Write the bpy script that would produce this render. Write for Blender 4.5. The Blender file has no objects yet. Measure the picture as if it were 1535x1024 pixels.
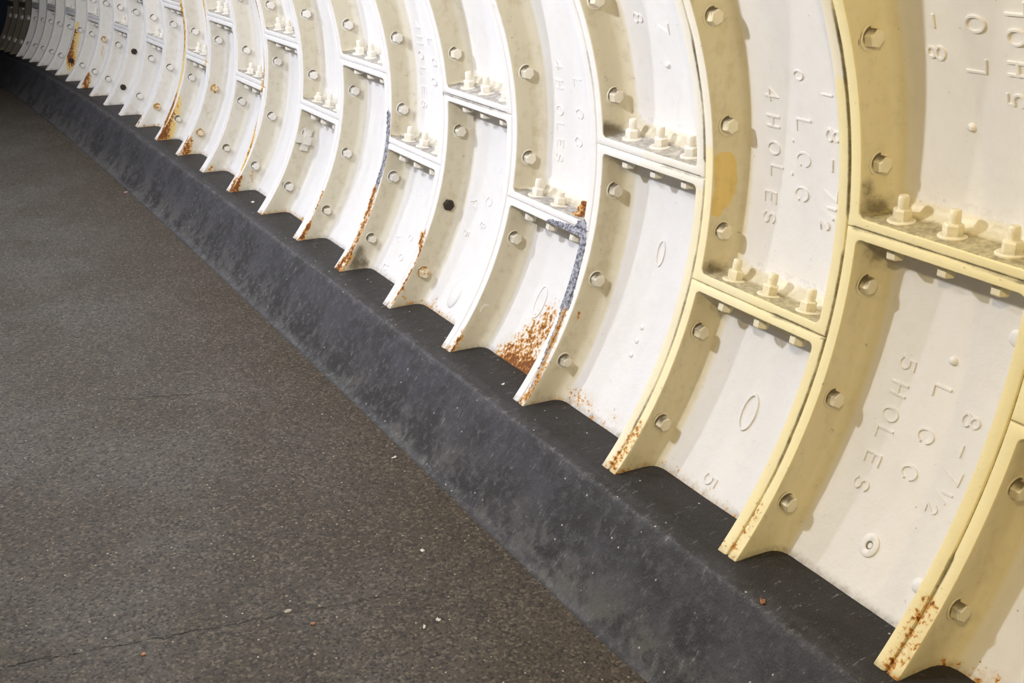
import bpy, bmesh, math, random
import numpy as np
from mathutils import Vector, Matrix, noise

random.seed(7)
C = bpy.context.scene.collection
SC = bpy.context.scene

# ------------------------------------------------------------------ camera (solved from the photograph)
FPX, PITCH, YAW = 1547.46, -0.405359, -0.54489
CAM = np.array([-0.702689, -1.072253, 0.768074])
cp, sp, cy, sy = math.cos(PITCH), math.sin(PITCH), math.cos(YAW), math.sin(YAW)
ROT = np.array([[cy, -sy, 0], [sy, cy, 0], [0, 0, 1]]) @ np.array([[1, 0, 0], [0, cp, -sp], [0, sp, cp]])
cd = bpy.data.cameras.new('camera')
cam = bpy.data.objects.new('camera', cd)
C.objects.link(cam)
m = Matrix.Identity(4)
for i in range(3):
    m[i][0], m[i][1], m[i][2], m[i][3] = ROT[i, 0], ROT[i, 2], -ROT[i, 1], CAM[i]
cam.matrix_world = m
cd.sensor_width = 36.0
cd.lens = 36.0 * FPX / 1535.0
cd.clip_start = 0.02
SC.camera = cam

# ------------------------------------------------------------------ world, lamps, exposure
w = bpy.data.worlds.new('world')
SC.world = w
w.use_nodes = True
w.node_tree.nodes['Background'].inputs[0].default_value = (0.6, 0.7, 1.0, 1)
w.node_tree.nodes['Background'].inputs[1].default_value = 0.004
SC.view_settings.view_transform = 'Standard'
SC.view_settings.look = 'None'
SC.view_settings.gamma = 1.0
SC.view_settings.use_curve_mapping = False
SC.view_settings.exposure = 0.51

W_RING, RI, DEP, T = 0.508, 1.209744, 0.110185, 0.067571
RO = RI + DEP
ZK, ZF = -0.784781, -1.054862          # top of the kerb, floor
RB = 1.2601                            # bolt circle


def off(y):
    """the tunnel's own gentle bend and fall along its length"""
    y = np.asarray(y, float)
    yc = np.clip(y, 0.0, 12.0)
    ex = np.clip(y - 12.0, 0.0, None)
    ox = -0.002935 * yc**2 + 0.000135 * yc**3 + ex * (-0.002935 * 24 + 0.000135 * 432)
    oz = 0.00356 * yc**2 - 0.000348 * yc**3 + ex * (0.00356 * 24 - 0.000348 * 432)
    return ox, oz


def lamp(y, power, col, r=0.042, x=-0.3, z=1.06):
    d = bpy.data.lights.new('tunnel_lamp', 'POINT')
    d.energy, d.color, d.shadow_soft_size = power, col, r
    o = bpy.data.objects.new('tunnel_lamp', d)
    ox, oz = off(y)
    o.location = (x + float(ox), y, z + float(oz))
    C.objects.link(o)


WARM, COOL = (1.0, 0.79, 0.40), (0.91, 0.94, 1.0)
for ly, lp, lc in ((-2.4, 42, WARM), (-0.65, 34, WARM), (1.45, 66, COOL), (3.02, 59, COOL), (4.6, 48, COOL),
                   (6.2, 42, COOL), (7.8, 27, COOL), (9.4, 10, COOL)):
    lamp(ly, lp, lc)


# ------------------------------------------------------------------ helpers
def ray(px, py):
    d = ROT @ np.array([(px - 767.5) / FPX, 1.0, -(py - 512.0) / FPX])
    return d


def hit_cyl(px, py, r):
    """the real point on the lining (cylinder of radius r about the bent axis) seen along a ray: unrolled (theta, y)"""
    d = ray(px, py)
    s = np.arange(0.3, 24, 0.004)
    X = CAM + s[:, None] * d
    ox, oz = off(X[:, 1])
    q = np.hypot(X[:, 0] - ox, X[:, 2] - oz)
    i = int(np.argmax(q > r))
    return math.atan2(X[i, 2] - oz[i], X[i, 0] - ox[i]), X[i, 1]


def hit_face(px, py, y):
    d = ray(px, py)
    s = (y - CAM[1]) / d[1]
    X = CAM + s * d
    ox, oz = off(y)
    return math.atan2(X[2] - oz, X[0] - ox), math.hypot(X[0] - ox, X[2] - oz)


def hit_plane(px, py, z):
    d = ray(px, py)
    s = np.arange(0.3, 24, 0.004)
    X = CAM + s[:, None] * d
    ox, oz = off(X[:, 1])
    i = int(np.argmax(X[:, 2] - oz < z))
    return X[i, 0] - ox[i], X[i, 1]


def link(name, me, mat, parent=None, loc=None):
    o = bpy.data.objects.new(name, me)
    C.objects.link(o)
    if mat is not None and not me.materials:
        me.materials.append(mat)
    if parent is not None:
        o.parent = parent
    if loc is not None:
        o.location = loc
    return o


def set_attr(me, name, arr):
    a = me.attributes.new(name, 'FLOAT_COLOR', 'POINT')
    buf = np.ones((len(me.vertices), 4), np.float32)
    buf[:, :arr.shape[1]] = arr
    a.data.foreach_set('color', buf.ravel())


def smooth(me, ang=0.6):
    me.polygons.foreach_set('use_smooth', np.ones(len(me.polygons), bool))
    me.set_sharp_from_angle(angle=ang)


# ------------------------------------------------------------------ materials
class NT:
    def __init__(self, name):
        self.m = bpy.data.materials.new(name)
        self.m.use_nodes = True
        self.t = self.m.node_tree
        self.b = self.t.nodes['Principled BSDF']

    def n(self, kind, **kw):
        nd = self.t.nodes.new(kind)
        for k, v in kw.items():
            if k.startswith('i_'):
                nd.inputs[k[2:].replace('_', ' ')].default_value = v
            else:
                setattr(nd, k, v)
        return nd

    def l(self, a, b):
        self.t.links.new(a, b)

    def put(self, sock, v):
        if isinstance(v, (int, float, tuple)):
            sock.default_value = v
        else:
            self.l(v, sock)

    def math(self, op, a, b=0.0, c=0.0, clamp=False):
        nd = self.n('ShaderNodeMath', operation=op, use_clamp=clamp)
        for i, v in enumerate((a, b, c)):
            self.put(nd.inputs[i], v)
        return nd.outputs[0]

    def mix(self, f, a, b, mode='MIX'):
        nd = self.n('ShaderNodeMix', data_type='RGBA', blend_type=mode)
        self.put(nd.inputs['Factor'], f)
        self.put(nd.inputs['A'], a)
        self.put(nd.inputs['B'], b)
        return nd.outputs['Result']

    def noise(self, vec, scale, detail=4.0, rough=0.6):
        nd = self.n('ShaderNodeTexNoise', i_Scale=scale, i_Detail=detail, i_Roughness=rough)
        self.l(vec, nd.inputs['Vector'])
        return nd.outputs['Fac']

    def step(self, v, lo, hi):
        nd = self.n('ShaderNodeMapRange', interpolation_type='SMOOTHSTEP')
        self.put(nd.inputs['Value'], v)
        nd.inputs['From Min'].default_value = lo
        nd.inputs['From Max'].default_value = hi
        return nd.outputs['Result']

    def pos(self, scale=(1, 1, 1)):
        g = self.n('ShaderNodeNewGeometry').outputs['Position']
        if scale == (1, 1, 1):
            return g
        mp = self.n('ShaderNodeMapping')
        mp.inputs['Scale'].default_value = scale
        self.l(g, mp.inputs['Vector'])
        return mp.outputs['Vector']

    def bump(self, h, strength, dist, prev=None):
        nd = self.n('ShaderNodeBump', i_Strength=strength, i_Distance=dist)
        self.l(h, nd.inputs['Height'])
        if prev is not None:
            self.l(prev, nd.inputs['Normal'])
        return nd.outputs['Normal']


def paint_material():
    t = NT('painted_cast_iron')
    p = t.pos()
    A = t.n('ShaderNodeSeparateColor')
    t.l(t.n('ShaderNodeAttribute', attribute_name='stain').outputs['Color'], A.inputs[0])
    B = t.n('ShaderNodeSeparateColor')
    t.l(t.n('ShaderNodeAttribute', attribute_name='wear').outputs['Color'], B.inputs[0])
    rust, cream, dirt = A.outputs
    peel, yellow, beige = B.outputs
    n_lo, n_mid, n_hi, n_fine = t.noise(p, 5, 3), t.noise(p, 28, 5), t.noise(p, 85, 5, 0.65), t.noise(p, 260, 3)
    pv = t.pos((1, 1, 0.16))                       # streaks run down the wall
    n_str = t.noise(pv, 70, 4)
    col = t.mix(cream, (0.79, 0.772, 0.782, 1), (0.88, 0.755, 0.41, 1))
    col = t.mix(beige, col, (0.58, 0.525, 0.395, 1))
    ym = t.step(t.math('ADD', yellow, t.math('MULTIPLY', t.math('SUBTRACT', n_mid, 0.5), 0.5)), 0.45, 0.6)
    col = t.mix(t.math('MULTIPLY', ym, 0.85), col, (0.78, 0.55, 0.15, 1))
    var = t.step(t.math('ADD', t.math('MULTIPLY', n_lo, 0.6), t.math('MULTIPLY', n_mid, 0.4)), 0.3, 0.7)
    col = t.mix(t.math('MULTIPLY', var, 0.10), col, (0.55, 0.50, 0.40, 1))
    blot = t.step(t.math('ADD', t.math('MULTIPLY', n_mid, 0.6), t.math('MULTIPLY', t.noise(pv, 24, 5, 0.65), 0.4)), 0.48, 0.66)
    col = t.mix(t.math('MULTIPLY', blot, t.math('MULTIPLY_ADD', beige, 0.30, 0.03)), col, (0.34, 0.26, 0.13, 1))
    # dusty film, heavier where grime collects
    dn = t.math('ADD', t.math('MULTIPLY', n_mid, 0.7), t.math('MULTIPLY', n_hi, 0.5))
    dm = t.step(t.math('SUBTRACT', t.math('MULTIPLY', dirt, 1.25), dn), -0.45, 0.45)
    dm = t.math('MULTIPLY', dm, t.step(dirt, 0.02, 0.3))
    col = t.mix(t.math('MULTIPLY', dm, 0.9), col, (0.10, 0.075, 0.042, 1))
    # small pits and chips everywhere
    pit = t.step(t.math('ADD', t.math('MULTIPLY_ADD', n_hi, 0.75, t.math('MULTIPLY', t.math('MAXIMUM', beige, cream), 0.02)), t.math('MULTIPLY', n_mid, 0.25)), 0.650, 0.685)
    col = t.mix(t.math('MULTIPLY', pit, 0.55), col, (0.13, 0.10, 0.07, 1))
    # peeled paint showing grey primer
    pm = t.step(t.math('SUBTRACT', t.math('MULTIPLY', peel, 1.1), t.math('ADD', t.math('MULTIPLY', n_mid, 0.55), t.math('MULTIPLY', n_hi, 0.45))), -0.06, 0.02)
    pc = t.mix(t.step(n_hi, 0.42, 0.58), (0.11, 0.11, 0.135, 1), (0.40, 0.40, 0.46, 1))
    col = t.mix(pm, col, pc)
    # rust: orange bleeding round dark cores
    n_r = t.noise(p, 82, 5, 0.62)
    rn = t.math('ADD', t.math('ADD', t.math('MULTIPLY', n_r, 0.55), t.math('MULTIPLY', n_mid, 0.2)), t.math('MULTIPLY', n_str, 0.25))
    rn = t.math('MULTIPLY_ADD', t.math('SUBTRACT', rn, 0.5), 2.6, 0.5)
    rd = t.math('SUBTRACT', rust, rn)
    halo = t.math('MULTIPLY', t.step(rd, -0.42, 0.05), t.step(rust, 0.12, 0.5))
    col = t.mix(t.math('MULTIPLY', halo, 0.38), col, (0.62, 0.42, 0.17, 1))
    rm = t.step(rd, -0.05, 0.06)
    rc = t.step(rd, 0.04, 0.24)
    rcol = t.mix(t.step(n_fine, 0.35, 0.65), (0.52, 0.22, 0.04, 1), (0.66, 0.38, 0.11, 1))
    rcol = t.mix(rc, rcol, t.mix(n_fine, (0.09, 0.03, 0.012, 1), (0.30, 0.10, 0.02, 1)))
    rm = t.math('MULTIPLY', rm, t.step(rust, 0.03, 0.25))
    col = t.mix(rm, col, rcol)
    t.l(col, t.b.inputs['Base Color'])
    t.l(t.math('ADD', 0.42, t.math('MULTIPLY', t.math('MAXIMUM', rm, dm), 0.4)), t.b.inputs['Roughness'])
    t.b.inputs['Specular IOR Level'].default_value = 0.35
    nb = t.bump(n_mid, 0.16, 0.006)
    nb = t.bump(t.math('ADD', n_hi, t.math('MULTIPLY', t.math('ADD', t.math('ADD', rm, pm), pit), -0.6)), 0.16, 0.003, nb)
    t.l(nb, t.b.inputs['Normal'])
    return t.m


def kerb_material():
    t = NT('dark_painted_concrete')
    p = t.pos()
    lo, mid, hi, fine = t.noise(p, 5.5, 6, 0.68), t.noise(p, 34, 6, 0.7), t.noise(p, 130, 4), t.noise(p, 330, 2)
    col = t.mix(t.step(lo, 0.36, 0.64), (0.029, 0.0265, 0.0265, 1), (0.052, 0.0485, 0.056, 1))
    col = t.mix(t.math('MULTIPLY', t.step(mid, 0.46, 0.66), 0.65), col, (0.085, 0.082, 0.088, 1))
    Aw = t.n('ShaderNodeSeparateColor')
    t.l(t.n('ShaderNodeAttribute', attribute_name='wear').outputs['Color'], Aw.inputs[0])
    edge, foot, top = Aw.outputs
    col = t.mix(t.math('MULTIPLY', top, 0.75), col, (0.017, 0.0145, 0.0115, 1))
    fm = t.math('MULTIPLY', foot, t.step(t.math('ADD', t.math('MULTIPLY', lo, 0.6), t.math('MULTIPLY', mid, 0.4)), 0.44, 0.58))
    col = t.mix(t.math('MULTIPLY', fm, 0.75), col, (0.105, 0.098, 0.086, 1))
    em = t.math('MULTIPLY', edge, t.step(t.math('ADD', t.math('MULTIPLY', mid, 0.5), t.math('MULTIPLY', hi, 0.5)), 0.50, 0.62))
    col = t.mix(t.math('MULTIPLY', em, 0.75), col, (0.16, 0.15, 0.135, 1))
    # scuffs: thin bright scratches in one slanting direction, and white paint specks
    mp = t.n('ShaderNodeMapping')
    mp.inputs['Rotation'].default_value = (0.5, 0.35, 0.5)
    mp.inputs['Scale'].default_value = (7, 60, 7)
    t.l(p, mp.inputs['Vector'])
    sc = t.math('MULTIPLY', t.step(t.noise(mp.outputs['Vector'], 2.6, 3, 0.7), 0.625, 0.66), t.step(mid, 0.46, 0.58))
    col = t.mix(t.math('MULTIPLY', sc, 0.55), col, (0.27, 0.265, 0.27, 1))
    vo = t.n('ShaderNodeTexVoronoi', i_Scale=30.0)
    t.l(p, vo.inputs['Vector'])
    vc = t.n('ShaderNodeSeparateColor')
    t.l(vo.outputs['Color'], vc.inputs[0])
    sp_ = t.math('MULTIPLY', t.step(vo.outputs['Distance'], 0.11, 0.06), t.step(vc.outputs[0], 0.70, 0.72))
    col = t.mix(t.math('MULTIPLY', sp_, 0.75), col, (0.55, 0.54, 0.52, 1))
    col = t.mix(t.math('MULTIPLY', t.step(fine, 0.5, 0.75), 0.35), col, (0.12, 0.117, 0.115, 1))
    col = t.mix(t.math('MULTIPLY', t.step(hi, 0.60, 0.72), 0.45), col, (0.016, 0.015, 0.014, 1))
    t.l(col, t.b.inputs['Base Color'])
    t.l(t.math('ADD', 0.40, t.math('MULTIPLY', mid, 0.35)), t.b.inputs['Roughness'])
    t.b.inputs['Specular IOR Level'].default_value = 0.25
    nb = t.bump(mid, 0.35, 0.008)
    t.l(t.bump(t.math('ADD', hi, t.math('MULTIPLY', fine, 0.5)), 0.3, 0.003, nb), t.b.inputs['Normal'])
    return t.m


def floor_material(cracks):
    t = NT('worn_asphalt_paving')
    p = t.pos()
    lo, mid = t.noise(p, 2.2, 4), t.noise(p, 11, 5)
    hi, fine = t.noise(p, 110, 3, 0.7), t.noise(p, 210, 2, 0.6)
    X = t.n('ShaderNodeSeparateXYZ')
    t.l(p, X.inputs[0])
    # aggregate: small stones of differing tone
    vo = t.n('ShaderNodeTexVoronoi', i_Scale=122.0)
    t.l(p, vo.inputs['Vector'])
    vc = t.n('ShaderNodeSeparateColor')
    t.l(vo.outputs['Color'], vc.inputs[0])
    col = t.mix(t.step(lo, 0.35, 0.65), (0.051, 0.040, 0.028, 1), (0.073, 0.063, 0.053, 1))
    col = t.mix(t.math('MULTIPLY', t.step(X.outputs[0], -0.05, 0.66), 0.55), col, (0.052, 0.032, 0.014, 1))   # rusty brown run-off by the kerb
    col = t.mix(t.math('MULTIPLY', t.step(mid, 0.5, 0.7), 0.4), col, (0.040, 0.032, 0.024, 1))
    col = t.mix(t.math('MULTIPLY', t.step(vc.outputs[0], 0.6, 0.98), 0.42), col, (0.19, 0.158, 0.115, 1))
    col = t.mix(t.math('MULTIPLY', t.step(vc.outputs[1], 0.62, 0.95), 0.75), col, (0.018, 0.015, 0.013, 1))
    col = t.mix(t.math('MULTIPLY', t.step(hi, 0.54, 0.64), 0.7), col, (0.020, 0.017, 0.015, 1))
    v2 = t.n('ShaderNodeTexVoronoi', i_Scale=46.0)
    t.l(p, v2.inputs['Vector'])
    c2 = t.n('ShaderNodeSeparateColor')
    t.l(v2.outputs['Color'], c2.inputs[0])
    chip = t.math('MULTIPLY', t.step(v2.outputs['Distance'], 0.16, 0.09), t.step(c2.outputs[0], 0.80, 0.82))
    col = t.mix(chip, col, t.mix(c2.outputs[1], (0.42, 0.38, 0.31, 1), (0.24, 0.16, 0.08, 1)))
    crack = None
    wob = t.math('MULTIPLY', t.math('SUBTRACT', t.noise(p, 16, 4), 0.5), 0.055)
    for (x0, y0), (x1, y1), wd in cracks:
        a = (y1 - y0) / (x1 - x0)
        d = t.math('ABSOLUTE', t.math('ADD', t.math('SUBTRACT', X.outputs[1], t.math('MULTIPLY_ADD', X.outputs[0], a, y0 - a * x0)), wob))
        c = t.step(t.math('ADD', d, t.math('MULTIPLY', t.math('SUBTRACT', mid, 0.42), wd * 3.2)), wd, wd * 0.3)
        c = t.math('MULTIPLY', c, t.math('MULTIPLY', t.step(X.outputs[0], x0 - 0.02, x0 + 0.02), t.step(X.outputs[0], x1 + 0.02, x1 - 0.02)))
        crack = c if crack is None else t.math('MAXIMUM', crack, c)
    col = t.mix(t.math('MULTIPLY', crack, 0.75), col, (0.012, 0.010, 0.009, 1))
    t.l(col, t.b.inputs['Base Color'])
    t.b.inputs['Roughness'].default_value = 0.75
    t.b.inputs['Specular IOR Level'].default_value = 0.35
    h = t.math('ADD', t.math('MULTIPLY', vo.outputs['Distance'], -0.8), t.math('ADD', hi, t.math('MULTIPLY', fine, 0.6)))
    nb = t.bump(h, 0.55, 0.004)
    t.l(t.bump(t.math('MULTIPLY', crack, -1.0), 0.8, 0.01, nb), t.b.inputs['Normal'])
    return t.m


def plain(name, col, rough=0.6, col2=None, scale=40):
    t = NT(name)
    c = t.mix(t.noise(t.pos(), scale, 4), col + (1,), (col2 or tuple(v * 0.7 for v in col)) + (1,))
    t.l(c, t.b.inputs['Base Color'])
    t.b.inputs['Roughness'].default_value = rough
    return t.m


M_PAINT = paint_material()
M_KERB = kerb_material()


# ------------------------------------------------------------------ stains seen on the lining (strokes, in the unrolled lining)
STROKES = []      # (kind, surface, rib, points in 3D of (arc, y, depth), radius, strength)


def stroke(kind, surf, pts, rad, amt=1.0, rib=None):
    P = []
    for px, py in pts:
        if surf == 'skin':
            th, y = hit_cyl(px, py, RO)
            P.append((th * RI, y, DEP))
        elif surf == 'front':
            th, y = hit_cyl(px, py, RI)
            P.append((th * RI, y, 0.0))
        else:
            th, r = hit_face(px, py, (rib - 1) * W_RING)
            P.append((th * RI, (rib - 1) * W_RING, r - RI))
    STROKES.append((kind, surf, rib, np.array(P), rad, amt))


S = stroke
# rust
S('rust', 'skin', [(750, 545), (788, 518), (822, 488)], 0.10, 0.72)
S('rust', 'skin', [(760, 545), (800, 550)], 0.055, 1.0)
S('rust', 'skin', [(858, 592), (885, 605)], 0.045, 0.52)
S('rust', 'skin', [(915, 624), (930, 632)], 0.03, 0.42)
S('rust', 'skin', [(1050, 738), (1062, 745)], 0.018, 0.5)
S('rust', 'skin', [(655, 452), (648, 465)], 0.02, 0.7)
S('rust', 'skin', [(1465, 1012), (1500, 1022)], 0.03, 0.55)
S('rust', 'front', [(845, 470), (825, 525), (790, 600)], 0.022, 0.72)
S('peel', 'front', [(872, 340), (862, 400), (848, 455)], 0.032, 1.0)
S('peel', 'front', [(848, 455), (815, 545), (790, 600)], 0.022, 0.62)
S('peel', 'front', [(822, 335), (866, 350)], 0.022, 0.95)
S('rust', 'front', [(715, 470), (690, 505), (668, 528)], 0.02, 0.68)
S('rust', 'front', [(638, 345), (628, 385), (605, 430), (583, 460)], 0.014, 0.85)
S('rust', 'front', [(633, 352), (629, 366)], 0.014, 1.1)
S('rust', 'front', [(562, 285), (548, 330), (530, 370), (505, 408)], 0.03, 0.85)
S('rust', 'front', [(515, 392), (503, 408)], 0.03, 1.05)
S('peel', 'front', [(583, 170), (578, 230), (563, 285)], 0.022, 0.85)
S('rust', 'front', [(484, 288), (470, 325), (448, 360)], 0.02, 0.85)
S('rust', 'front', [(383, 0), (392, 60), (396, 110), (390, 150)], 0.018, 0.9)
S('rust', 'front', [(388, 150), (380, 205), (362, 255), (347, 288)], 0.012, 0.8)
S('rust', 'front', [(352, 270), (346, 288)], 0.025, 1.0)
S('rust', 'front', [(304, 0), (309, 50), (307, 100)], 0.022, 0.75)
S('rust', 'front', [(270, 0), (276, 45), (274, 90)], 0.03, 0.9)
S('rust', 'front', [(264, 140), (252, 175), (238, 208)], 0.03, 1.0)
S('rust', 'front', [(282, 205), (270, 230)], 0.02, 0.8)
S('rust', 'front', [(218, 160), (206, 188)], 0.02, 0.75)
S('rust', 'front', [(347, 30), (347, 120)], 0.007, 0.55)
S('rust', 'front', [(1392, 905), (1370, 950), (1335, 1005)], 0.032, 0.66)
S('dirt', 'front', [(1430, 840), (1390, 920), (1350, 985)], 0.011, 1.0)
S('rust', 'front', [(1142, 755), (1120, 795), (1095, 830)], 0.022, 0.60)
S('rust', 'front', [(960, 638), (940, 670), (912, 706)], 0.028, 0.68)
S('rust', 'front', [(790, 590), (780, 604)], 0.02, 0.8)
S('rust', 'face', [(556, 275), (545, 300)], 0.02, 0.7, 7)
S('rust', 'face', [(508, 400), (520, 385)], 0.035, 0.85, 7)
S('dirt', 'face', [(540, 375), (530, 398), (545, 395)], 0.03, 0.75, 7)
S('rust', 'face', [(463, 330), (452, 356)], 0.025, 0.85, 8)
S('rust', 'face', [(637, 414), (634, 455)], 0.008, 0.9, 6)
S('rust', 'face', [(605, 430), (604, 455)], 0.005, 0.7, 6)
S('rust', 'face', [(258, 150), (250, 185), (244, 206)], 0.055, 0.72, 13)
S('rust', 'face', [(248, 180), (240, 207)], 0.035, 0.95, 13)
S('rust', 'face', [(282, 210), (278, 230)], 0.04, 0.7, 12)
S('rust', 'face', [(130, 112), (128, 130)], 0.045, 0.75, 18)
S('rust', 'face', [(108, 45), (104, 75), (106, 95)], 0.05, 0.8, 20)
S('rust', 'face', [(153, 62), (153, 95)], 0.012, 0.75, 18)
S('rust', 'face', [(197, 82), (198, 115)], 0.012, 0.85, 15)
S('rust', 'face', [(358, 265), (352, 284)], 0.03, 0.85, 10)
S('rust', 'face', [(378, 250), (375, 280)], 0.014, 0.55, 10)
S('rust', 'face', [(318, 250), (312, 258)], 0.03, 0.6, 11)
S('rust', 'face', [(690, 508), (680, 526)], 0.022, 0.7, 5)
S('rust', 'face', [(945, 705), (930, 711)], 0.016, 0.75, 3)
S('rust', 'face', [(990, 685), (978, 695)], 0.016, 0.6, 3)
S('rust', 'face', [(865, 470), (860, 480)], 0.015, 0.6, 4)
S('peel', 'face', [(735, 505), (725, 525)], 0.03, 0.85, 5)
S('yellow', 'face', [(1078, 240), (1081, 270), (1074, 315)], 0.024, 1.2, 3)
S('yellow', 'face', [(1092, 238), (1094, 270), (1088, 300)], 0.024, 1.1, 3)
S('dirt', 'face', [(1300, 308), (1330, 320)], 0.035, 0.66, 2)
S('dirt', 'face', [(1298, 280), (1305, 310)], 0.03, 0.55, 2)
S('dirt', 'face', [(1062, 405), (1080, 412)], 0.035, 0.75, 3)
S('dirt', 'face', [(905, 195), (925, 202)], 0.035, 0.8, 4)
S('dirt', 'face', [(1305, 372), (1330, 390)], 0.04, 0.45, 2)
S('dirt', 'face', [(1188, 785), (1178, 815)], 0.012, 0.9, 2)
# grime in the joints between bolted flanges
S('dirt', 'front', [(1241, 0), (1258, 60), (1268, 130), (1272, 230), (1271, 320)], 0.0075, 0.80)
S('dirt', 'front', [(1535, 590), (1500, 690), (1450, 810), (1400, 900)], 0.0075, 1.0)
S('dirt', 'front', [(1262, 380), (1245, 470), (1225, 540), (1190, 640), (1150, 740)], 0.0075, 0.66)
S('dirt', 'front', [(1030, 0), (1040, 80), (1050, 160), (1055, 240)], 0.0075, 0.74)
S('dirt', 'front', [(1052, 270), (1045, 350), (1020, 470), (985, 560), (950, 640)], 0.0075, 0.62)
S('dirt', 'front', [(1280, 340), (1400, 375), (1535, 424)], 0.0075, 0.72)
S('dirt', 'front', [(1150, 468), (1241, 502)], 0.0075, 0.8)
S('dirt', 'front', [(664, 139), (760, 170)], 0.0075, 0.85)
S('dirt', 'front', [(990, 246), (1050, 265)], 0.0075, 0.75)
S('dirt', 'front', [(880, 80), (890, 130)], 0.0075, 0.45)


# ochre run-off along the edges of three distant ribs
S('yellow', 'front', [(383, 0), (392, 60), (396, 110), (388, 150), (380, 205), (362, 255)], 0.022, 0.85)
S('yellow', 'front', [(304, 0), (309, 50), (307, 100)], 0.03, 0.8)
S('yellow', 'front', [(270, 0), (276, 45), (274, 100), (264, 140), (250, 180)], 0.045, 0.9)
S('yellow', 'face', [(258, 150), (250, 185), (244, 206)], 0.10, 0.75, 13)
S('yellow', 'face', [(112, 40), (106, 70), (108, 98)], 0.09, 0.7, 20)


# ------------------------------------------------------------------ the setting: floor, kerb, ceiling, far wall
wall = bpy.data.objects.new('wall_right', None)
C.objects.link(wall)
wall['kind'] = 'structure'
wall['category'] = 'tunnel wall'
wall['label'] = 'curved right wall of the tunnel, white and cream bolted cast-iron panels streaked with rust'


def sweep_profile(name, prof, y0, y1, dy, mat, label, wear=None, rough=0.0, cat='kerb', close=False):
    ys = np.arange(y0, y1 + dy / 2, dy)
    ox, oz = off(ys)
    V, F = [], []
    np_ = len(prof)
    for j, y in enumerate(ys):
        for i, (x, z) in enumerate(prof):
            k = 0.0
            if rough and 0 < i < np_ - 1:
                k = rough * (noise.noise(Vector((x * 6, y * 3.1, z * 6))) + 0.6 * noise.noise(Vector((x * 20, y * 13, z * 20))))
            V.append((x + ox[j] - k * 0.7, y, z + oz[j] + k * 0.7))
    for j in range(len(ys) - 1):
        for i in range(np_ - 1):
            a = j * np_ + i
            F.append((a, a + 1, a + 1 + np_, a + np_))
    me = bpy.data.meshes.new(name)
    me.from_pydata(V, [], F)
    if wear is not None:
        set_attr(me, 'wear', np.tile(np.array(wear, np.float32), (len(ys), 1)))
    smooth(me, 0.9)
    o = link(name, me, mat)
    o['kind'], o['category'], o['label'] = 'structure', cat, label
    return o


cr = []
for (a, b), wd in ((((0, 1000), (70, 987)), 0.010), (((60, 990), (330, 940)), 0.0035), (((290, 948), (655, 880)), 0.0022), (((130, 604), (330, 589)), 0.004), (((225, 367), (276, 359)), 0.006)):
    cr.append((hit_plane(*a, ZF), hit_plane(*b, ZF), wd))
M_FLOOR = floor_material(cr)
fx = np.linspace(-1.02, 0.72, 30)
sweep_profile('floor', [(x, ZF) for x in fx], -1.8, 16.5, 0.25, M_FLOOR, 'worn grey-brown asphalt tunnel floor with fine cracks running across', cat='floor')

# kerb: flat ledge from the lining, soft lip, sloped face, foot
prof, wear = [], []
for x in (1.10, 1.0, 0.93):
    prof.append((x, ZK)); wear.append((0, 0, 1))
for x, z, e, f, tp in ((0.905, ZK - 0.001, 0, 0, 1), (0.890, ZK - 0.006, 0, 0, 0.7), (0.876, ZK - 0.0085, 0.1, 0, 0.5), (0.864, ZK - 0.0085, 0.5, 0, 0.3),
                       (0.856, ZK - 0.0105, 1, 0, 0.1), (0.849, ZK - 0.018, 0.45, 0, 0), (0.840, ZK - 0.030, 0, 0, 0), (0.815, ZK - 0.066, 0, 0, 0),
                       (0.785, ZK - 0.110, 0, 0, 0), (0.755, ZK - 0.152, 0, 0.2, 0), (0.728, ZK - 0.188, 0, 0.6, 0), (0.704, ZK - 0.220, 0, 1, 0),
                       (0.685, ZK - 0.246, 0.0, 1, 0), (0.668, ZF + 0.007, 0.5, 0.8, 0), (0.657, ZF + 0.0015, 0.6, 0.2, 0.3), (0.650, ZF + 0.0008, 0, 0, 1), (0.640, ZF - 0.012, 0, 0, 1)):
    prof.append((x, z)); wear.append((e, f, tp))
sweep_profile('baseboard_right', prof, -1.8, 16.5, 0.03, M_KERB, 'dark grey concrete kerb with sloped scuffed face along the iron wall', wear, 0.0035)
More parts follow.
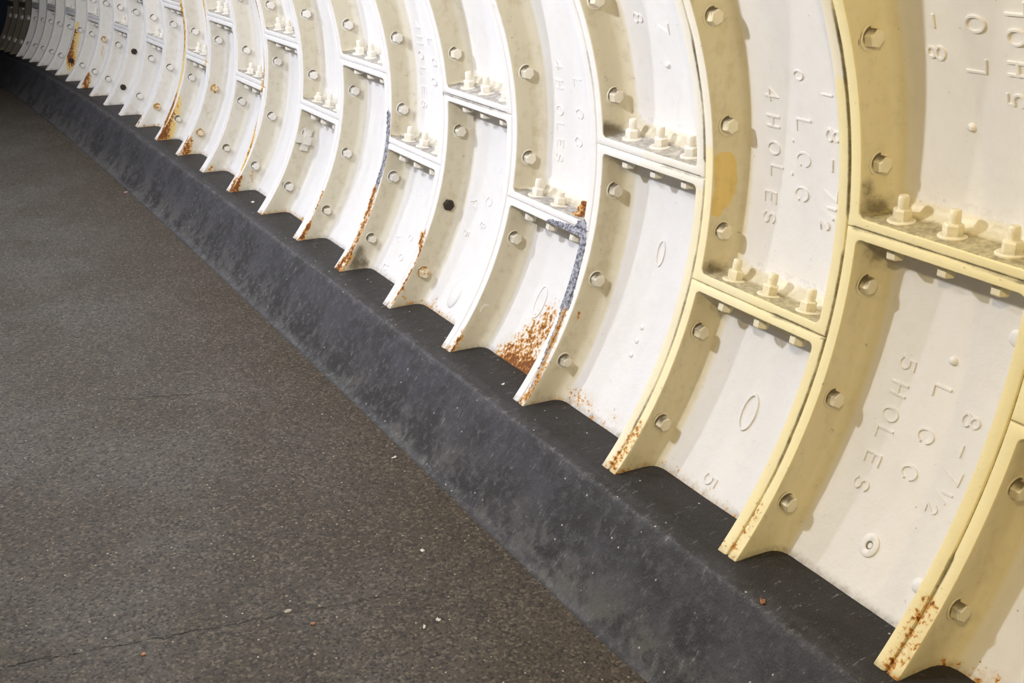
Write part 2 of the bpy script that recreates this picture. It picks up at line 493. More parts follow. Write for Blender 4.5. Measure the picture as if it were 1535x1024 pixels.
# opposite side of the tunnel and its roof, out of view, the iron darkened to return less light
sweep_profile('baseboard_left', [(-1.10, ZK), (-0.93, ZK), (-0.885, ZK - 0.012), (-0.83, ZF + 0.01), (-0.81, ZF - 0.01)], -1.8, 16.5, 0.3, M_KERB,
              'dark concrete kerb along the opposite wall', [(0, 0, 1)] * 5)
M_SHELL = plain('darkened_painted_iron', (0.23, 0.225, 0.215), 0.6, (0.17, 0.165, 0.155), 8)  # white-painted iron, darkened here to cut the bounced fill light
for nm, t0, t1, lb in (('ceiling', 1.10, 2.05, 'curved iron crown of the tunnel, out of view, darkened to return less light'), ('wall_left', 2.05, math.pi + 0.70, 'curved iron wall opposite, out of view, darkened to return less light')):
    ths = np.linspace(t0, t1, 26)
    V, F = [], []
    ring = [(0.0, RI + 0.02), (0.034, RI + 0.02), (0.0341, RO + 0.02), (0.474, RO + 0.02), (0.4741, RI + 0.02)]
    ys, rs = [], []
    for k in range(-3, 32):
        for dy, r in ring:
            ys.append((k - 1) * W_RING + 0.034 + dy); rs.append(r)
    ys, rs = np.array(ys), np.array(rs)
    ox, oz = off(ys)
    for th in ths:
        for j in range(len(ys)):
            V.append((rs[j] * math.cos(th) + ox[j], ys[j], rs[j] * math.sin(th) + oz[j]))
    n = len(ys)
    for i in range(len(ths) - 1):
        for j in range(n - 1):
            F.append((i * n + j, i * n + j + 1, (i + 1) * n + j + 1, (i + 1) * n + j))
    me = bpy.data.meshes.new(nm)
    me.from_pydata(V, [], F)
    smooth(me, 0.5)
    o = link(nm, me, M_SHELL)
    o['kind'], o['category'], o['label'] = 'structure', nm.split('_')[0], lb

# ------------------------------------------------------------------ cast-iron lining panels
TF = 0.034          # thickness of one circumferential flange
TL = 0.026          # thickness of one longitudinal flange
TH_A, TH_B = 0.042187, -0.196995
PITCH_B = 0.2363
BOLT_TH = [0.39849 + PITCH_B * i for i in (2, 1)] + [0.39849, 0.161439, -0.076942, -0.313702, -0.546224]
INSETS = [(0.007, None), (0.0015, 'edge'), (0.0, 'edge2'), (0.0, -0.005), (0.0005, -0.002), (0.005, 0.0005), (0.028, 0.002), (0.052, 0.0045), (0.076, 0.0075),
          (0.090, 0.012), (0.099, 0.019), (0.1055, 0.030), (0.109, 0.044), (DEP, 0.058)]
# depth of each loop and its inset from the pocket's rim
ZONE = [0, 0, 0, 0, 0, 1, 1, 1, 1, 2, 2, 2, 2, 2]     # front, wall, fillet and skin


def ring_cream(k, th, far):
    """how much of the cream repaint this bit of the rib's face carries"""
    if k <= 2:
        return 0.95
    if k == 3:
        return (0.35 if th > 0.12 else 0.8) if far else (0.9 if th < 0.33 else 0.45)
    if k == 4:
        return 0.10 if far else (0.6 if th < 0.02 else 0.25)
    return 0.04


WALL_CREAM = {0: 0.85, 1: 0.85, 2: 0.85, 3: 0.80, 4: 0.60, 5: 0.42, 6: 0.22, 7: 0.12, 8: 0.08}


def ring_beige_shade(k):  # beige paint of the rib sides, deepened to hold part of their shade
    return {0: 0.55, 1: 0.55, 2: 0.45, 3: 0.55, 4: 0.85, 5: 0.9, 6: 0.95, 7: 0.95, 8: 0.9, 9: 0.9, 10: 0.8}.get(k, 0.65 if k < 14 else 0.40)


def panel_mesh(name, k, th0, th1, open_bottom):
    ya, yb = (k - 2) * W_RING + TF, (k - 1) * W_RING + TF
    s0, s1 = th0 * RI, th1 * RI
    ds = 0.016 if k <= 8 else (0.026 if k <= 14 else 0.05)
    nl = max(8, int((s1 - s0) / ds))
    pb = s0 if open_bottom else s0 + TL
    pt = s1 - TL
    pl, pr = ya + TF, yb - TF
    nc, ns = 4, 11                           # corner steps, points across
    rows = nl + 1

    def loop(depth, ins, kind):
        """left side upwards (far bottom corner to top corner), then the paired right side, then both short sides"""
        rc = 0.016 + max(0.0, ins) * 0.55
        a, b, c, d = pb + ins, pt - ins, pl + ins, pr - ins
        if open_bottom:
            a = pb
        L, R = [], []
        for j in range(nc):                  # bottom corner from short side to long side
            q = (j / nc) * math.pi / 2
            L.append((a + rc * (1 - math.cos(q)), c + rc * (1 - math.sin(q))))
        for j in range(rows):
            L.append((a + rc + (b - a - 2 * rc) * j / nl, c))
        for j in range(1, nc + 1):
            q = (j / nc) * math.pi / 2
            L.append((b - rc * (1 - math.sin(q)), c + rc * (1 - math.cos(q))))
        R = [(s, c + d - y) for s, y in L]
        Bt = [(a, L[0][1] + (R[0][1] - L[0][1]) * i / (ns - 1)) for i in range(1, ns - 1)]
        Tp = [(b, L[-1][1] + (R[-1][1] - L[-1][1]) * i / (ns - 1)) for i in range(1, ns - 1)]
        return L, R, Bt, Tp

    base = loop(0, 0.0, None)
    loops = []
    for (dep, ins) in INSETS:
        if ins is None or isinstance(ins, str):
            e = {None: 0.0, 'edge': 0.0036, 'edge2': 0.0095}[ins]
            A0, B0, C0, D0 = s0 + (0 if open_bottom else e), s1 - e, ya + e, yb - e
            L, R, Bt, Tp = base
            nL = len(L)

            def snap(i, s, y, side):
                yy = C0 if side == 0 else D0
                if i < nc:
                    f = i / nc
                    if f <= 0.5:
                        return (A0, y + (yy - y) * (f * 2))
                    return (A0 + (s - A0) * 0 if f == 0.5 else A0 + (base[0][nc][0] - A0) * (f - 0.5) * 2, yy)
                if i >= nL - nc:
                    f = (nL - 1 - i) / nc
                    if f <= 0.5:
                        return (B0, y + (yy - y) * (f * 2))
                    return (B0 - (B0 - base[0][nL - 1 - nc][0]) * (f - 0.5) * 2, yy)
                return (s, yy)
            L2 = [snap(i, s, y, 0) for i, (s, y) in enumerate(L)]
            R2 = [snap(i, s, y, 1) for i, (s, y) in enumerate(R)]
            B2 = [(A0, y) for s, y in Bt]
            T2 = [(B0, y) for s, y in Tp]
            loops.append((dep, (L2, R2, B2, T2)))
        else:
            loops.append((dep, loop(dep, ins, None)))
    V, zone, F, order = [], [], [], []
    for li, (dep, (L, R, Bt, Tp)) in enumerate(loops):
        idx = []
        for s, y in L + Tp + R[::-1] + Bt[::-1]:
            idx.append(len(V))
            V.append((s, y, dep)); zone.append(ZONE[li])
        order.append(idx)
    P = len(order[0])
    nL = len(loops[0][1][0])
    nT = ns - 2
    for li in range(len(order) - 1):
        A, B = order[li], order[li + 1]
        for i in range(P):
            j = (i + 1) % P
            if open_bottom and i >= nL + nT + nL - 1:      # no flange at the foot: it runs down behind the kerb
                continue
            F.append((A[i], A[j], B[j], B[i]))
    # the skin inside the last loop
    last = order[-1]
    Lid = last[:nL]
    Tid = last[nL:nL + nT]
    Rid = last[nL + nT:nL + nT + nL][::-1]
    Bid = last[nL + nT + nL:][::-1]
    prev = [Lid[0]] + Bid + [Rid[0]]
    for i in range(1, nL):
        if i == nL - 1:
            row = [Lid[i]] + Tid + [Rid[i]]
        else:
            a, b = V[Lid[i]], V[Rid[i]]
            row = [Lid[i]]
            for j in range(1, ns - 1):
                f = j / (ns - 1)
                row.append(len(V))
                V.append((a[0] + (b[0] - a[0]) * f, a[1] + (b[1] - a[1]) * f, DEP)); zone.append(2)
            row.append(Rid[i])
        for j in range(ns - 1):
            F.append((prev[j], row[j], row[j + 1], prev[j + 1]))
        prev = row
    V = np.array(V)
    zone = np.array(zone)
    th, y, dep = V[:, 0] / RI, V[:, 1], V[:, 2]
    st = np.zeros((len(V), 3), np.float32)      # rust, cream, dirt
    we = np.zeros((len(V), 3), np.float32)      # peel, yellow, beige
    mid = (ya + yb) / 2
    far = y > mid
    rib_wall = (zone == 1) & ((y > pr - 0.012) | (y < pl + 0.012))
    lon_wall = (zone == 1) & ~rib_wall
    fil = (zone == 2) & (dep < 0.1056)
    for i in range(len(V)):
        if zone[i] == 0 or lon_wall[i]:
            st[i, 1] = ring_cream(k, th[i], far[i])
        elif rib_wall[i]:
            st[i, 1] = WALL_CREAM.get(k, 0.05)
            we[i, 2] = ring_beige_shade(k)
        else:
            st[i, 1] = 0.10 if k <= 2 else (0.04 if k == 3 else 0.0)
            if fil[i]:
                we[i, 2] = ring_beige_shade(k) * 0.7
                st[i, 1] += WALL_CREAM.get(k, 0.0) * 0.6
    groove = (dep > 0.006) & (zone == 0)
    crease = (dep > 0.001) & (zone == 0)
    st[groove, 2] = 0.55 if k <= 3 else 0.40
    # grime on the shelf above each longitudinal flange, and a little on its underside
    if not open_bottom:
        shelf = (V[:, 0] < pb + 0.012) & (zone >= 1)
        st[shelf, 2] = np.maximum(st[shelf, 2], 0.56)
        near = (V[:, 0] < pb + 0.06) & (zone == 2)
        st[near, 2] = np.maximum(st[near, 2], 0.22)
    under = (V[:, 0] > pt - 0.012) & (zone == 1)
    st[under, 2] = np.maximum(st[under, 2], 0.30)
    # specks of rust where the iron meets the kerb
    if open_bottom:
        zz = (RI + dep) * np.sin(th)
        h = zz - ZK
        foot = np.clip(1 - h / 0.05, 0, 1)
        st[:, 0] = np.maximum(st[:, 0], foot * (0.34 + 0.12 * math.sin(k * 2.3)))
        st[:, 2] = np.maximum(st[:, 2], np.clip(1 - h / 0.03, 0, 1) * 0.5)
    for kind, surf, rib, Pn, rad, amt in STROKES:
        if Pn[:, 1].max() < ya - 0.1 or Pn[:, 1].min() > yb + 0.1 or (rib is not None and rib != k):
            continue
        Q = np.stack([V[:, 0], y, dep], 1)
        d = np.full(len(V), 9.0)
        for a, b in zip(Pn[:-1], Pn[1:]):
            ab = b - a
            f = np.clip(((Q - a) @ ab) / max(1e-9, ab @ ab), 0, 1)
            d = np.minimum(d, np.linalg.norm(Q - a - f[:, None] * ab, axis=1))
        v = (amt * (0.78 if kind == 'rust' and rib is None else 1.0)) * np.clip(1.35 - d / rad, 0, 1)
        ok = (zone == 0) if surf == 'front' else (zone == 2) if surf == 'skin' else ((zone >= 1) & (y > pr - 0.08) & (dep < 0.107))
        if surf == 'front' and kind == 'dirt':
            ok = crease
        v = np.where(ok, v, 0).astype(np.float32)
        tgt, c = {'rust': (st, 0), 'cream': (st, 1), 'dirt': (st, 2), 'peel': (we, 0), 'yellow': (we, 1)}[kind]
        tgt[:, c] = np.maximum(tgt[:, c], v)
    if k >= 26:                                 # beyond here the whole lining is coloured dark brown
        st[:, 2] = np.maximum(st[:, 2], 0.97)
    r = RI + dep
    if k <= 8:                                  # castings are never quite true
        for i in range(len(V)):
            q = Vector((V[i, 0] * 3.0, y[i] * 5.0, k * 7.7))
            r[i] += 0.0022 * noise.noise(q) * (1.0 if zone[i] == 2 else 0.35)
    P3 = np.stack([r * np.cos(th), y, r * np.sin(th)], 1)
    me = bpy.data.meshes.new(name)
    me.from_pydata(P3.tolist(), [], F)
    set_attr(me, 'stain', st)
    set_attr(me, 'wear', we)
    if open_bottom:
        bm = bmesh.new()
        bm.from_mesh(me)
        bmesh.ops.bisect_plane(bm, geom=bm.verts[:] + bm.edges[:] + bm.faces[:], plane_co=(0, 0, ZK - 0.015), plane_no=(0, 0, 1), clear_inner=True)
        bm.to_mesh(me)
        bm.free()
    n = len(me.vertices)
    co = np.empty(n * 3, np.float32)
    me.vertices.foreach_get('co', co)
    co = co.reshape(-1, 3)
    ox, oz = off(co[:, 1])
    co[:, 0] += ox
    co[:, 2] += oz
    me.vertices.foreach_set('co', co.ravel())
    me.flip_normals()
    smooth(me, 0.55)
    return me


# ------------------------------------------------------------------ bolts and nuts (local +Z points out of the iron they sit on)
def revolve(rings, n, rot=0.0):
    V, F = [], []
    for rr, z in rings:
        for i in range(n):
            a = rot + 2 * math.pi * i / n
            V.append((rr * math.cos(a), rr * math.sin(a), z))
    for j in range(len(rings) - 1):
        for i in range(n):
            k = (i + 1) % n
            F.append((j * n + i, j * n + k, (j + 1) * n + k, (j + 1) * n + i))
    F.append(tuple(range((len(rings) - 1) * n, len(rings) * n)))
    return V, F


def hardware(name, parts, cream, beige, rust=0.0, seed=1, grime=False):
    """parts: (rings, sides, dirt per ring)"""
    rnd = random.Random(seed)
    V, F, D = [], [], []
    for rings, n, dirt, dx, dy in parts:
        v, f = revolve(rings, n, rnd.uniform(0, 6.28) if n == 6 else 0)
        b = len(V)
        V += [(x + dx, y + dy, z) for x, y, z in v]
        F += [tuple(i + b for i in q) for q in f]
        for d in dirt:
            for i in range(n):
                x, y, z = v[i]
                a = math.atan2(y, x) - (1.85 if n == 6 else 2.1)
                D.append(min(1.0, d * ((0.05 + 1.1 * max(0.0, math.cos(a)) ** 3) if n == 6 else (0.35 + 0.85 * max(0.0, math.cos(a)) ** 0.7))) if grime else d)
    me = bpy.data.meshes.new(name)
    me.from_pydata(V, [], F)
    st = np.zeros((len(V), 3), np.float32)
    st[:, 0], st[:, 1], st[:, 2] = rust, cream, D
    we = np.zeros((len(V), 3), np.float32)
    we[:, 2] = beige
    set_attr(me, 'stain', st)
    set_attr(me, 'wear', we)
    smooth(me, 0.5)
    me.materials.append(M_PAINT)
    return me


def bolt_mesh(seed, cream, beige, rust=0.0, ax=0.021):
    r = random.Random(seed)
    dx, dy = r.uniform(-0.002, 0.002), r.uniform(-0.002, 0.002)
    return hardware('bolt', [
        ([(0.0375, -0.003), (0.0368, 0.0006), (0.0340, 0.0013), (0.0295, 0.0013)], 24, (0.3, 0.4, 1.0, 1.0), 0, 0),          # grimy paint skirt
        ([(0.0295, 0.0), (0.0295, 0.0050), (0.0280, 0.0064), (0.0235, 0.0066)], 24, (1.0, 0.25, 0.1, 0.9), dx, dy),   # washer
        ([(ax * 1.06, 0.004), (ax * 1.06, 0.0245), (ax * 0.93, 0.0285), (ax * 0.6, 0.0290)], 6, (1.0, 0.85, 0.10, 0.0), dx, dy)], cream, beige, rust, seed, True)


def nut_mesh(seed, cream, rust=0.0, stub=0.034):
    r = random.Random(seed)
    return hardware('nut', [
        ([(0.0335, -0.002), (0.0335, 0.0045), (0.031, 0.0065), (0.024, 0.007)], 20, (0.5, 0.2, 0.12, 0.3), 0, 0),
        ([(0.0225, 0.006), (0.0225, 0.0285), (0.0195, 0.0325), (0.013, 0.0330)], 6, (0.35, 0.1, 0.05, 0.1), r.uniform(-.002, .002), r.uniform(-.002, .002)),
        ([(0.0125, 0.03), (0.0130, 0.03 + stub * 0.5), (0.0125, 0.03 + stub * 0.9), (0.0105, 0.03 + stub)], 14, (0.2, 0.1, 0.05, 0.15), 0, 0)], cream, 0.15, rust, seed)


def head_mesh(seed, cream):
    return hardware('bolt_head', [
        ([(0.030, -0.002), (0.030, 0.0045), (0.027, 0.006)], 18, (0.3, 0.15, 0.1), 0, 0),
        ([(0.0215, 0.004), (0.0215, 0.029), (0.019, 0.0325), (0.012, 0.0328)], 6, (0.2, 0.08, 0.05, 0.05), 0, 0)], cream, 0.2, 0.0, seed)


M_HOLE = plain('rusted_black_iron', (0.012, 0.009, 0.008), 0.8, (0.05, 0.025, 0.015), 120)


def hole_mesh():
    """an empty bolt hole: washer ring left behind, stub of broken bolt deep in it"""
    v, f = revolve([(0.0340, -0.003), (0.0335, 0.0015), (0.029, 0.004), (0.0215, 0.0045), (0.0195, 0.002)], 20)
    v2, f2 = revolve([(0.0196, 0.002), (0.017, -0.0005), (0.012, 0.0012), (0.006, 0.0022)], 14)
    V = v + [(x, y, z) for x, y, z in v2]
    f = f[:-1]
    F = f + [tuple(i + len(v) for i in q) for q in f2]
    me = bpy.data.meshes.new('bolt')
    me.from_pydata(V, [], F)
    st = np.zeros((len(V), 3), np.float32)
    st[:, 1] = 0.25
    st[:, 2] = 0.25
    st[80:, 2] = 1
    we = np.zeros((len(V), 3), np.float32)
    we[:, 2] = 0.3
    set_attr(me, 'stain', st); set_attr(me, 'wear', we)
    me.materials.append(M_PAINT); me.materials.append(M_HOLE)
    for i, pl in enumerate(me.polygons):
        if i >= len(f):
            pl.material_index = 1
    smooth(me, 0.5)
    return me


def dark_nut_mesh():
    me = hardware('bolt', [
        ([(0.0330, -0.003), (0.0330, 0.001), (0.028, 0.0025)], 18, (0.3, 0.2, 0.2), 0, 0),
        ([(0.0235, 0.0), (0.0235, 0.018), (0.020, 0.021), (0.010, 0.0212)], 6, (1, 1, 1, 1), 0, 0)], 0.2, 0.3, 0, 5)
    me.materials.append(M_HOLE)
    n0 = 18 * 2 + 1
    for i, pl in enumerate(me.polygons):
        if i >= n0:
            pl.material_index = 1
    return me


def frame(z, hint, p):
    z = Vector(z).normalized()
    x = Vector(hint)
    x = (x - z * x.dot(z)).normalized()
    y = z.cross(x)
    mm = Matrix((x, y, z)).transposed().to_4x4()
    mm.translation = Vector(p)
    return mm


def lin(th, y, r):
    ox, oz = off(y)
    return Vector((r * math.cos(th) + float(ox), y, r * math.sin(th) + float(oz)))


BOLTS = {g: [bolt_mesh(s + 10 * i, c, b) for s in range(4)] for i, (g, c, b) in enumerate((('cream', 0.55, 0.15), ('ivory', 0.30, 0.15), ('white', 0.12, 0.12)))}
RUSTY = [bolt_mesh(91, 0.5, 0.3, 0.40), bolt_mesh(92, 0.6, 0.3, 0.48, 0.019)]
SMALL = bolt_mesh(93, 0.3, 0.2, 0.05, 0.017)
HOLE, DARK = hole_mesh(), dark_nut_mesh()
NUTS = {g: [nut_mesh(s + 50 * i, c) for s in range(3)] for i, (g, c) in enumerate((('cream', 0.65), ('white', 0.22)))}
STUBBY = nut_mesh(77, 0.3, 0.05, 0.020)
HEADS = {'cream': head_mesh(3, 0.6), 'white': head_mesh(4, 0.2)}
RUSTNUT = nut_mesh(66, 0.5, 0.62, 0.02)
# what stands at particular holes: (rib, bolt angle index in BOLT_TH)
SPECIAL = {(6, 5): DARK, (5, 6): HOLE, (6, 6): RUSTY[0], (16, 6): DARK, (16, 5): DARK, (13, 6): SMALL, (12, 5): RUSTY[1], (12, 6): RUSTY[0], (11, 6): SMALL,
           (14, 6): RUSTY[1], (20, 6): DARK, (18, 5): RUSTY[0], (4, 6): SMALL, (8, 6): SMALL, (7, 6): SMALL}

LABEL = {}     # labels for panels that look different from the rest: (ring, is_lower) -> text
LABEL[(5, True)] = 'white panel with an orange rust patch at its foot and a raised 0'
LABEL[(2, True)] = 'cream-edged panel cast with 5 HOLES, LCC and 8-7 1/2'
LABEL[(3, False)] = 'cream-edged panel cast with 4 HOLES, LCC and 8-7 1/2'
LABEL[(3, True)] = 'cream-edged panel with a tall raised 0'
LABEL[(4, True)] = 'white panel with rust flecks at its foot and a raised 0'
LABEL[(5, False)] = 'white panel with a rusty nut on its lower shelf'
LABEL[(13, True)] = 'white panel beside a bright orange rusty rib foot'
LABEL[(7, True)] = 'white panel whose rib edge is flaking and rusted'

PANELS = {}
for k in range(0, 30):
    thj = TH_A if k % 2 == 0 else TH_B
    for lower in (False, True):
        if lower:
            me = panel_mesh('lining_panel', k, -0.98, thj, True)
        else:
            me = panel_mesh('lining_panel', k, thj, thj + 6 * PITCH_B, False)
        o = link('lining_panel', me, M_PAINT, wall)
        if (k, lower) in LABEL:
            o['label'] = LABEL[(k, lower)]
        PANELS[(k, lower)] = o
    tone = 'cream' if k <= 3 else 'ivory' if k <= 6 else 'white'
    # bolts through the rib, on the face turned to the near end of the tunnel
    yb = (k - 1) * W_RING
    rnd = random.Random(k)
    for i, th in enumerate(BOLT_TH):
        if k > 20 and i < 2:
            continue
        lower = th < thj
        o = link('bolt', SPECIAL.get((k, i), rnd.choice(BOLTS[tone])), None, PANELS[(k, lower)])
        z = Vector((rnd.uniform(-0.05, 0.05), -1, rnd.uniform(-0.05, 0.05)))
        a = rnd.uniform(0, 6.28)
        if (k, i) in SPECIAL:
            if SPECIAL[(k, i)] in (HOLE, DARK):
                o['label'] = 'black empty bolt hole' if SPECIAL[(k, i)] is HOLE else 'black corroded bolt end'
            elif SPECIAL[(k, i)] in RUSTY:
                o['label'] = 'rust-stained bolt'
        dr = 0.0
        o.matrix_world = frame(z, (1, 0, 0), lin(th, yb + 0.0015, RB + dr))
    # nuts on the shelf of the longitudinal joint, bolt heads beneath it
    ym = (k - 1.5) * W_RING + TF
    g = 'cream' if k <= 3 else 'white'
    for q, dy in enumerate((0.137, 0.0, -0.137)):
        for up in (True, False):
            rr = RI + (0.054 if up else 0.044)
            th = thj + (TL + 0.0004 if up else -TL - 0.0004) / RI
            if up:
                me = RUSTNUT if (k, q) == (5, 2) else STUBBY if (k, q) in ((5, 1), (9, 0)) else NUTS[g][(q + k) % 3]
            else:
                me = HEADS[g]
            o = link('nut' if up else 'bolt_head', me, None, PANELS[(k, not up)])
            s_ = 1 if up else -1
            zt = (-math.sin(th) * s_ + rnd.uniform(-.04, .04), rnd.uniform(-.04, .04), math.cos(th) * s_)
            o.matrix_world = frame(zt, (math.cos(th + q), math.sin(th + q), 0.3), lin(th, ym + dy + rnd.uniform(-.004, .004), rr))

# lump of filler moulded over one bolt of the ninth rib
th, r = hit_face(440, 205, 8 * W_RING)
bm = bmesh.new()
bmesh.ops.create_cube(bm, size=1.0)
bmesh.ops.bevel(bm, geom=bm.edges[:], offset=0.32, segments=4, affect='EDGES')
bmesh.ops.subdivide_edges(bm, edges=bm.edges[:], cuts=1)
for v in bm.verts:
    v.co += v.normal * 0.05 * noise.noise(v.co * 2.3)
    v.co = Vector((v.co.x * 0.115, v.co.y * 0.115, (v.co.z + 0.5) * 0.046 - 0.008))
me = bpy.data.meshes.new('filler_lump')
bm.to_mesh(me)
bm.free()
set_attr(me, 'stain', np.tile(np.array([[0.0, 0.1, 0.18]], np.float32), (len(me.vertices), 1)))
set_attr(me, 'wear', np.tile(np.array([[0.0, 0.0, 0.35]], np.float32), (len(me.vertices), 1)))
smooth(me, 1.2)
o = link('filler_lump', me, M_PAINT, PANELS[(9, True)])
o['label'] = 'smooth painted lump of filler on the rib face'
o.matrix_world = frame((0, -1, 0), (math.cos(th), 0, math.sin(th)), lin(th, 8 * W_RING, RI + 0.052))

# ------------------------------------------------------------------ raised cast lettering
def arc(cx, cy_, rx, ry, a0, a1, n=12):
    return [(cx + rx * math.cos(math.radians(a0 + (a1 - a0) * i / n)), cy_ + ry * math.sin(math.radians(a0 + (a1 - a0) * i / n))) for i in range(n + 1)]


GLYPH = {
    '0': [arc(.3, .5, .27, .5, 0, 360, 22)], 'O': [arc(.36, .5, .36, .5, 0, 360, 22)], 'C': [arc(.36, .5, .36, .5, 28, 332, 20)],
    'H': [[(0, 0), (0, 1)], [(.6, 0), (.6, 1)], [(0, .5), (.6, .5)]], 'L': [[(0, 1), (0, 0), (.55, 0)]],
    'E': [[(.55, 1), (0, 1), (0, 0), (.55, 0)], [(0, .52), (.42, .52)]],
    'S': [arc(.3, .74, .28, .26, 35, 270, 10) + arc(.3, .25, .3, .25, 90, -150, 10)[1:]],
    '4': [[(.48, 0), (.48, 1), (0, .3), (.68, .3)]], '5': [[(.52, 1), (.08, 1), (.05, .56)] + arc(.27, .32, .31, .32, 120, -140, 12)],
    '8': [arc(.3, .75, .24, .25, 0, 360, 16), arc(.3, .25, .3, .25, 0, 360, 18)], '-': [[(0, .5), (.5, .5)]],
    '7': [[(0, 1), (.6, 1), (.2, 0)]], '1': [[(.1, 0), (.1, 1)]], '2': [arc(.28, .72, .27, .27, 160, -20, 9) + [(0, 0), (.56, 0)]],
    '/': [[(0, 0), (.45, 1)]], '.': [arc(.05, .06, .05, .05, 0, 360, 8)], 'I': [[(0, 0), (0, 1)]], 'U': [[(0, 1), (0, .3)] + arc(.28, .3, .28, .3, 180, 360, 8) + [(.56, 1)]],
    'A': [[(0, 0), (.32, 1), (.64, 0)], [(.12, .38), (.52, .38)]], 'F': [[(.5, 1), (0, 1), (0, 0)], [(0, .52), (.38, .52)]],
}


def relief(name, strokes, k, wd, h, label, lower, cream=None):
    """strokes: polylines of (y, s) on the panel's skin; each becomes a low rounded bar"""
    V, F = [], []
    for pl in strokes:
        n = len(pl)
        cl = n > 3 and math.dist(pl[0], pl[-1]) < 1e-6
        b = len(V)
        for i, p in enumerate(pl):
            q0 = pl[i - 1] if i else (pl[-2] if cl else pl[0])
            q1 = pl[i + 1] if i < n - 1 else (pl[1] if cl else pl[-1])
            t = Vector((q1[0] - q0[0], q1[1] - q0[1])).normalized()
            nn = Vector((-t.y, t.x))
            e = 0.0 if cl else (-wd * 0.4 if i == 0 else wd * 0.4 if i == n - 1 else 0)
            for o_, hh in ((-0.5, -0.0025), (-0.30, h), (0.30, h), (0.5, -0.0025)):
                yy, ss = p[0] + nn.x * wd * o_ + t.x * e, p[1] + nn.y * wd * o_ + t.y * e
                V.append(lin(ss / RI, yy, RO - hh))
        for i in range(n - 1):
            for j in range(3):
                a = b + i * 4 + j
                F.append((a, a + 1, a + 5, a + 4))
        if not cl:
            F.append((b, b + 1, b + 2, b + 3))
            e = b + (n - 1) * 4
            F.append((e + 3, e + 2, e + 1, e))
    me = bpy.data.meshes.new(name)
    me.from_pydata([tuple(v) for v in V], [], F)
    bm = bmesh.new(); bm.from_mesh(me); bmesh.ops.recalc_face_normals(bm, faces=bm.faces[:]); bm.to_mesh(me); bm.free()
    st = np.zeros((len(V), 3), np.float32)
    st[:, 1] = 0.10 if k <= 2 else 0.04 if k == 3 else 0.0
    st[:, 2] = np.tile(np.array([0.34, 0.0, 0.0, 0.34]), len(V) // 4) if k <= 3 else np.tile(np.array([0.24, 0.0, 0.0, 0.24]), len(V) // 4)
    set_attr(me, 'stain', st)
    set_attr(me, 'wear', np.zeros((len(V), 3), np.float32))
    smooth(me, 0.5)
    o = link(name, me, M_PAINT, PANELS[(k, lower)])
    if label:
        o['label'] = label
    return o


def cast_text(chars, k, lower, up_text, height, wd=0.0075, h=0.0042):
    """chars: (glyph, centre pixel on the photograph). up_text: letters climb the wall instead of running down it"""
    st = []
    for ch, px, py, *hs in chars:
        hh = hs[0] if hs else height
        th, y = hit_cyl(px, py, RO)
        s = th * RI
        gw = max(p[0] for pl in GLYPH[ch] for p in pl)
        for pl in GLYPH[ch]:
            out = []
            for gx, gy in pl:
                u, v = (gx - gw / 2) * hh, (gy - 0.5) * hh
                # reading down: right of the letter is down (-s), its top is towards the near end (-y)
                out.append((y - v, s - u) if not up_text else (y + v, s + u))
            st.append(out)
    relief('raised_lettering', st, k, wd, h, None, lower)


T_ = cast_text
T_([('4', 1158, 140), ('H', 1160, 181), ('O', 1162, 221), ('L', 1165, 256), ('E', 1157, 294), ('S', 1154, 325)], 3, False, False, 0.042)
T_([('L', 1206, 187), ('C', 1206, 238), ('C', 1203, 290), ('.', 1198, 212), ('.', 1197, 262)], 3, False, False, 0.045)
T_([('8', 1250, 203), ('-', 1249, 248), ('7', 1247, 292), ('1', 1248, 312, 0.026), ('/', 1243, 322, 0.03), ('2', 1237, 338, 0.028)], 3, False, False, 0.045)
T_([('O', 1197, 112, 0.03), ('I', 1240, 142, 0.03)], 3, False, False, 0.03, 0.006, 0.003)
T_([('5', 1362, 545), ('H', 1349, 583), ('O', 1336, 621), ('L', 1325, 650), ('E', 1309, 687), ('S', 1292, 725)], 2, True, False, 0.042)
T_([('L', 1412, 588), ('C', 1388, 653), ('C', 1364, 708)], 2, True, False, 0.042)
T_([('8', 1456, 632), ('-', 1443, 677), ('7', 1428, 715), ('1', 1421, 740, 0.024), ('/', 1411, 746, 0.03), ('2', 1398, 763, 0.028)], 2, True, False, 0.044)
T_([('5', 1525, 150), ('H', 1528, 103), ('O', 1525, 55), ('L', 1522, 12)], 1, False, True, 0.040)
T_([('L', 1465, 98), ('O', 1462, 35)], 1, False, True, 0.043)
T_([('8', 1405, 77), ('-', 1400, 30)], 1, False, True, 0.043)
T_([('8', 957, 26), ('7', 996, 42)], 4, False, False, 0.042)
T_([('5', 1065, 720)], 3, True, False, 0.045)
T_([('4', 838, 97), ('H', 839, 126), ('O', 840, 165), ('L', 841, 190), ('E', 841, 214), ('S', 839, 236)], 5, False, False, 0.040, 0.006, 0.0032)
T_([('L', 866, 124), ('C', 870, 170), ('C', 868, 212)], 5, False, False, 0.040, 0.006, 0.0032)
T_([('4', 626, 38), ('H', 630, 60), ('O', 632, 82), ('L', 635, 106), ('E', 637, 134), ('S', 637, 156)], 7, False, False, 0.042, 0.008, 0.004)
T_([('L', 646, 62), ('C', 652, 93), ('C', 652, 122)], 7, False, False, 0.040, 0.008, 0.004)
T_([('A', 710, 304), ('C', 734, 303)], 6, True, True, 0.040, 0.006, 0.003)
T_([('8', 725, 338), ('5', 700, 350)], 6, True, False, 0.036, 0.006, 0.003)
T_([('A', 597, 357), ('O', 616, 357), ('8', 641, 357)], 7, True, True, 0.034, 0.006, 0.003)
T_([('O', 602, 386), ('U', 578, 400)], 7, True, False, 0.036, 0.006, 0.003)


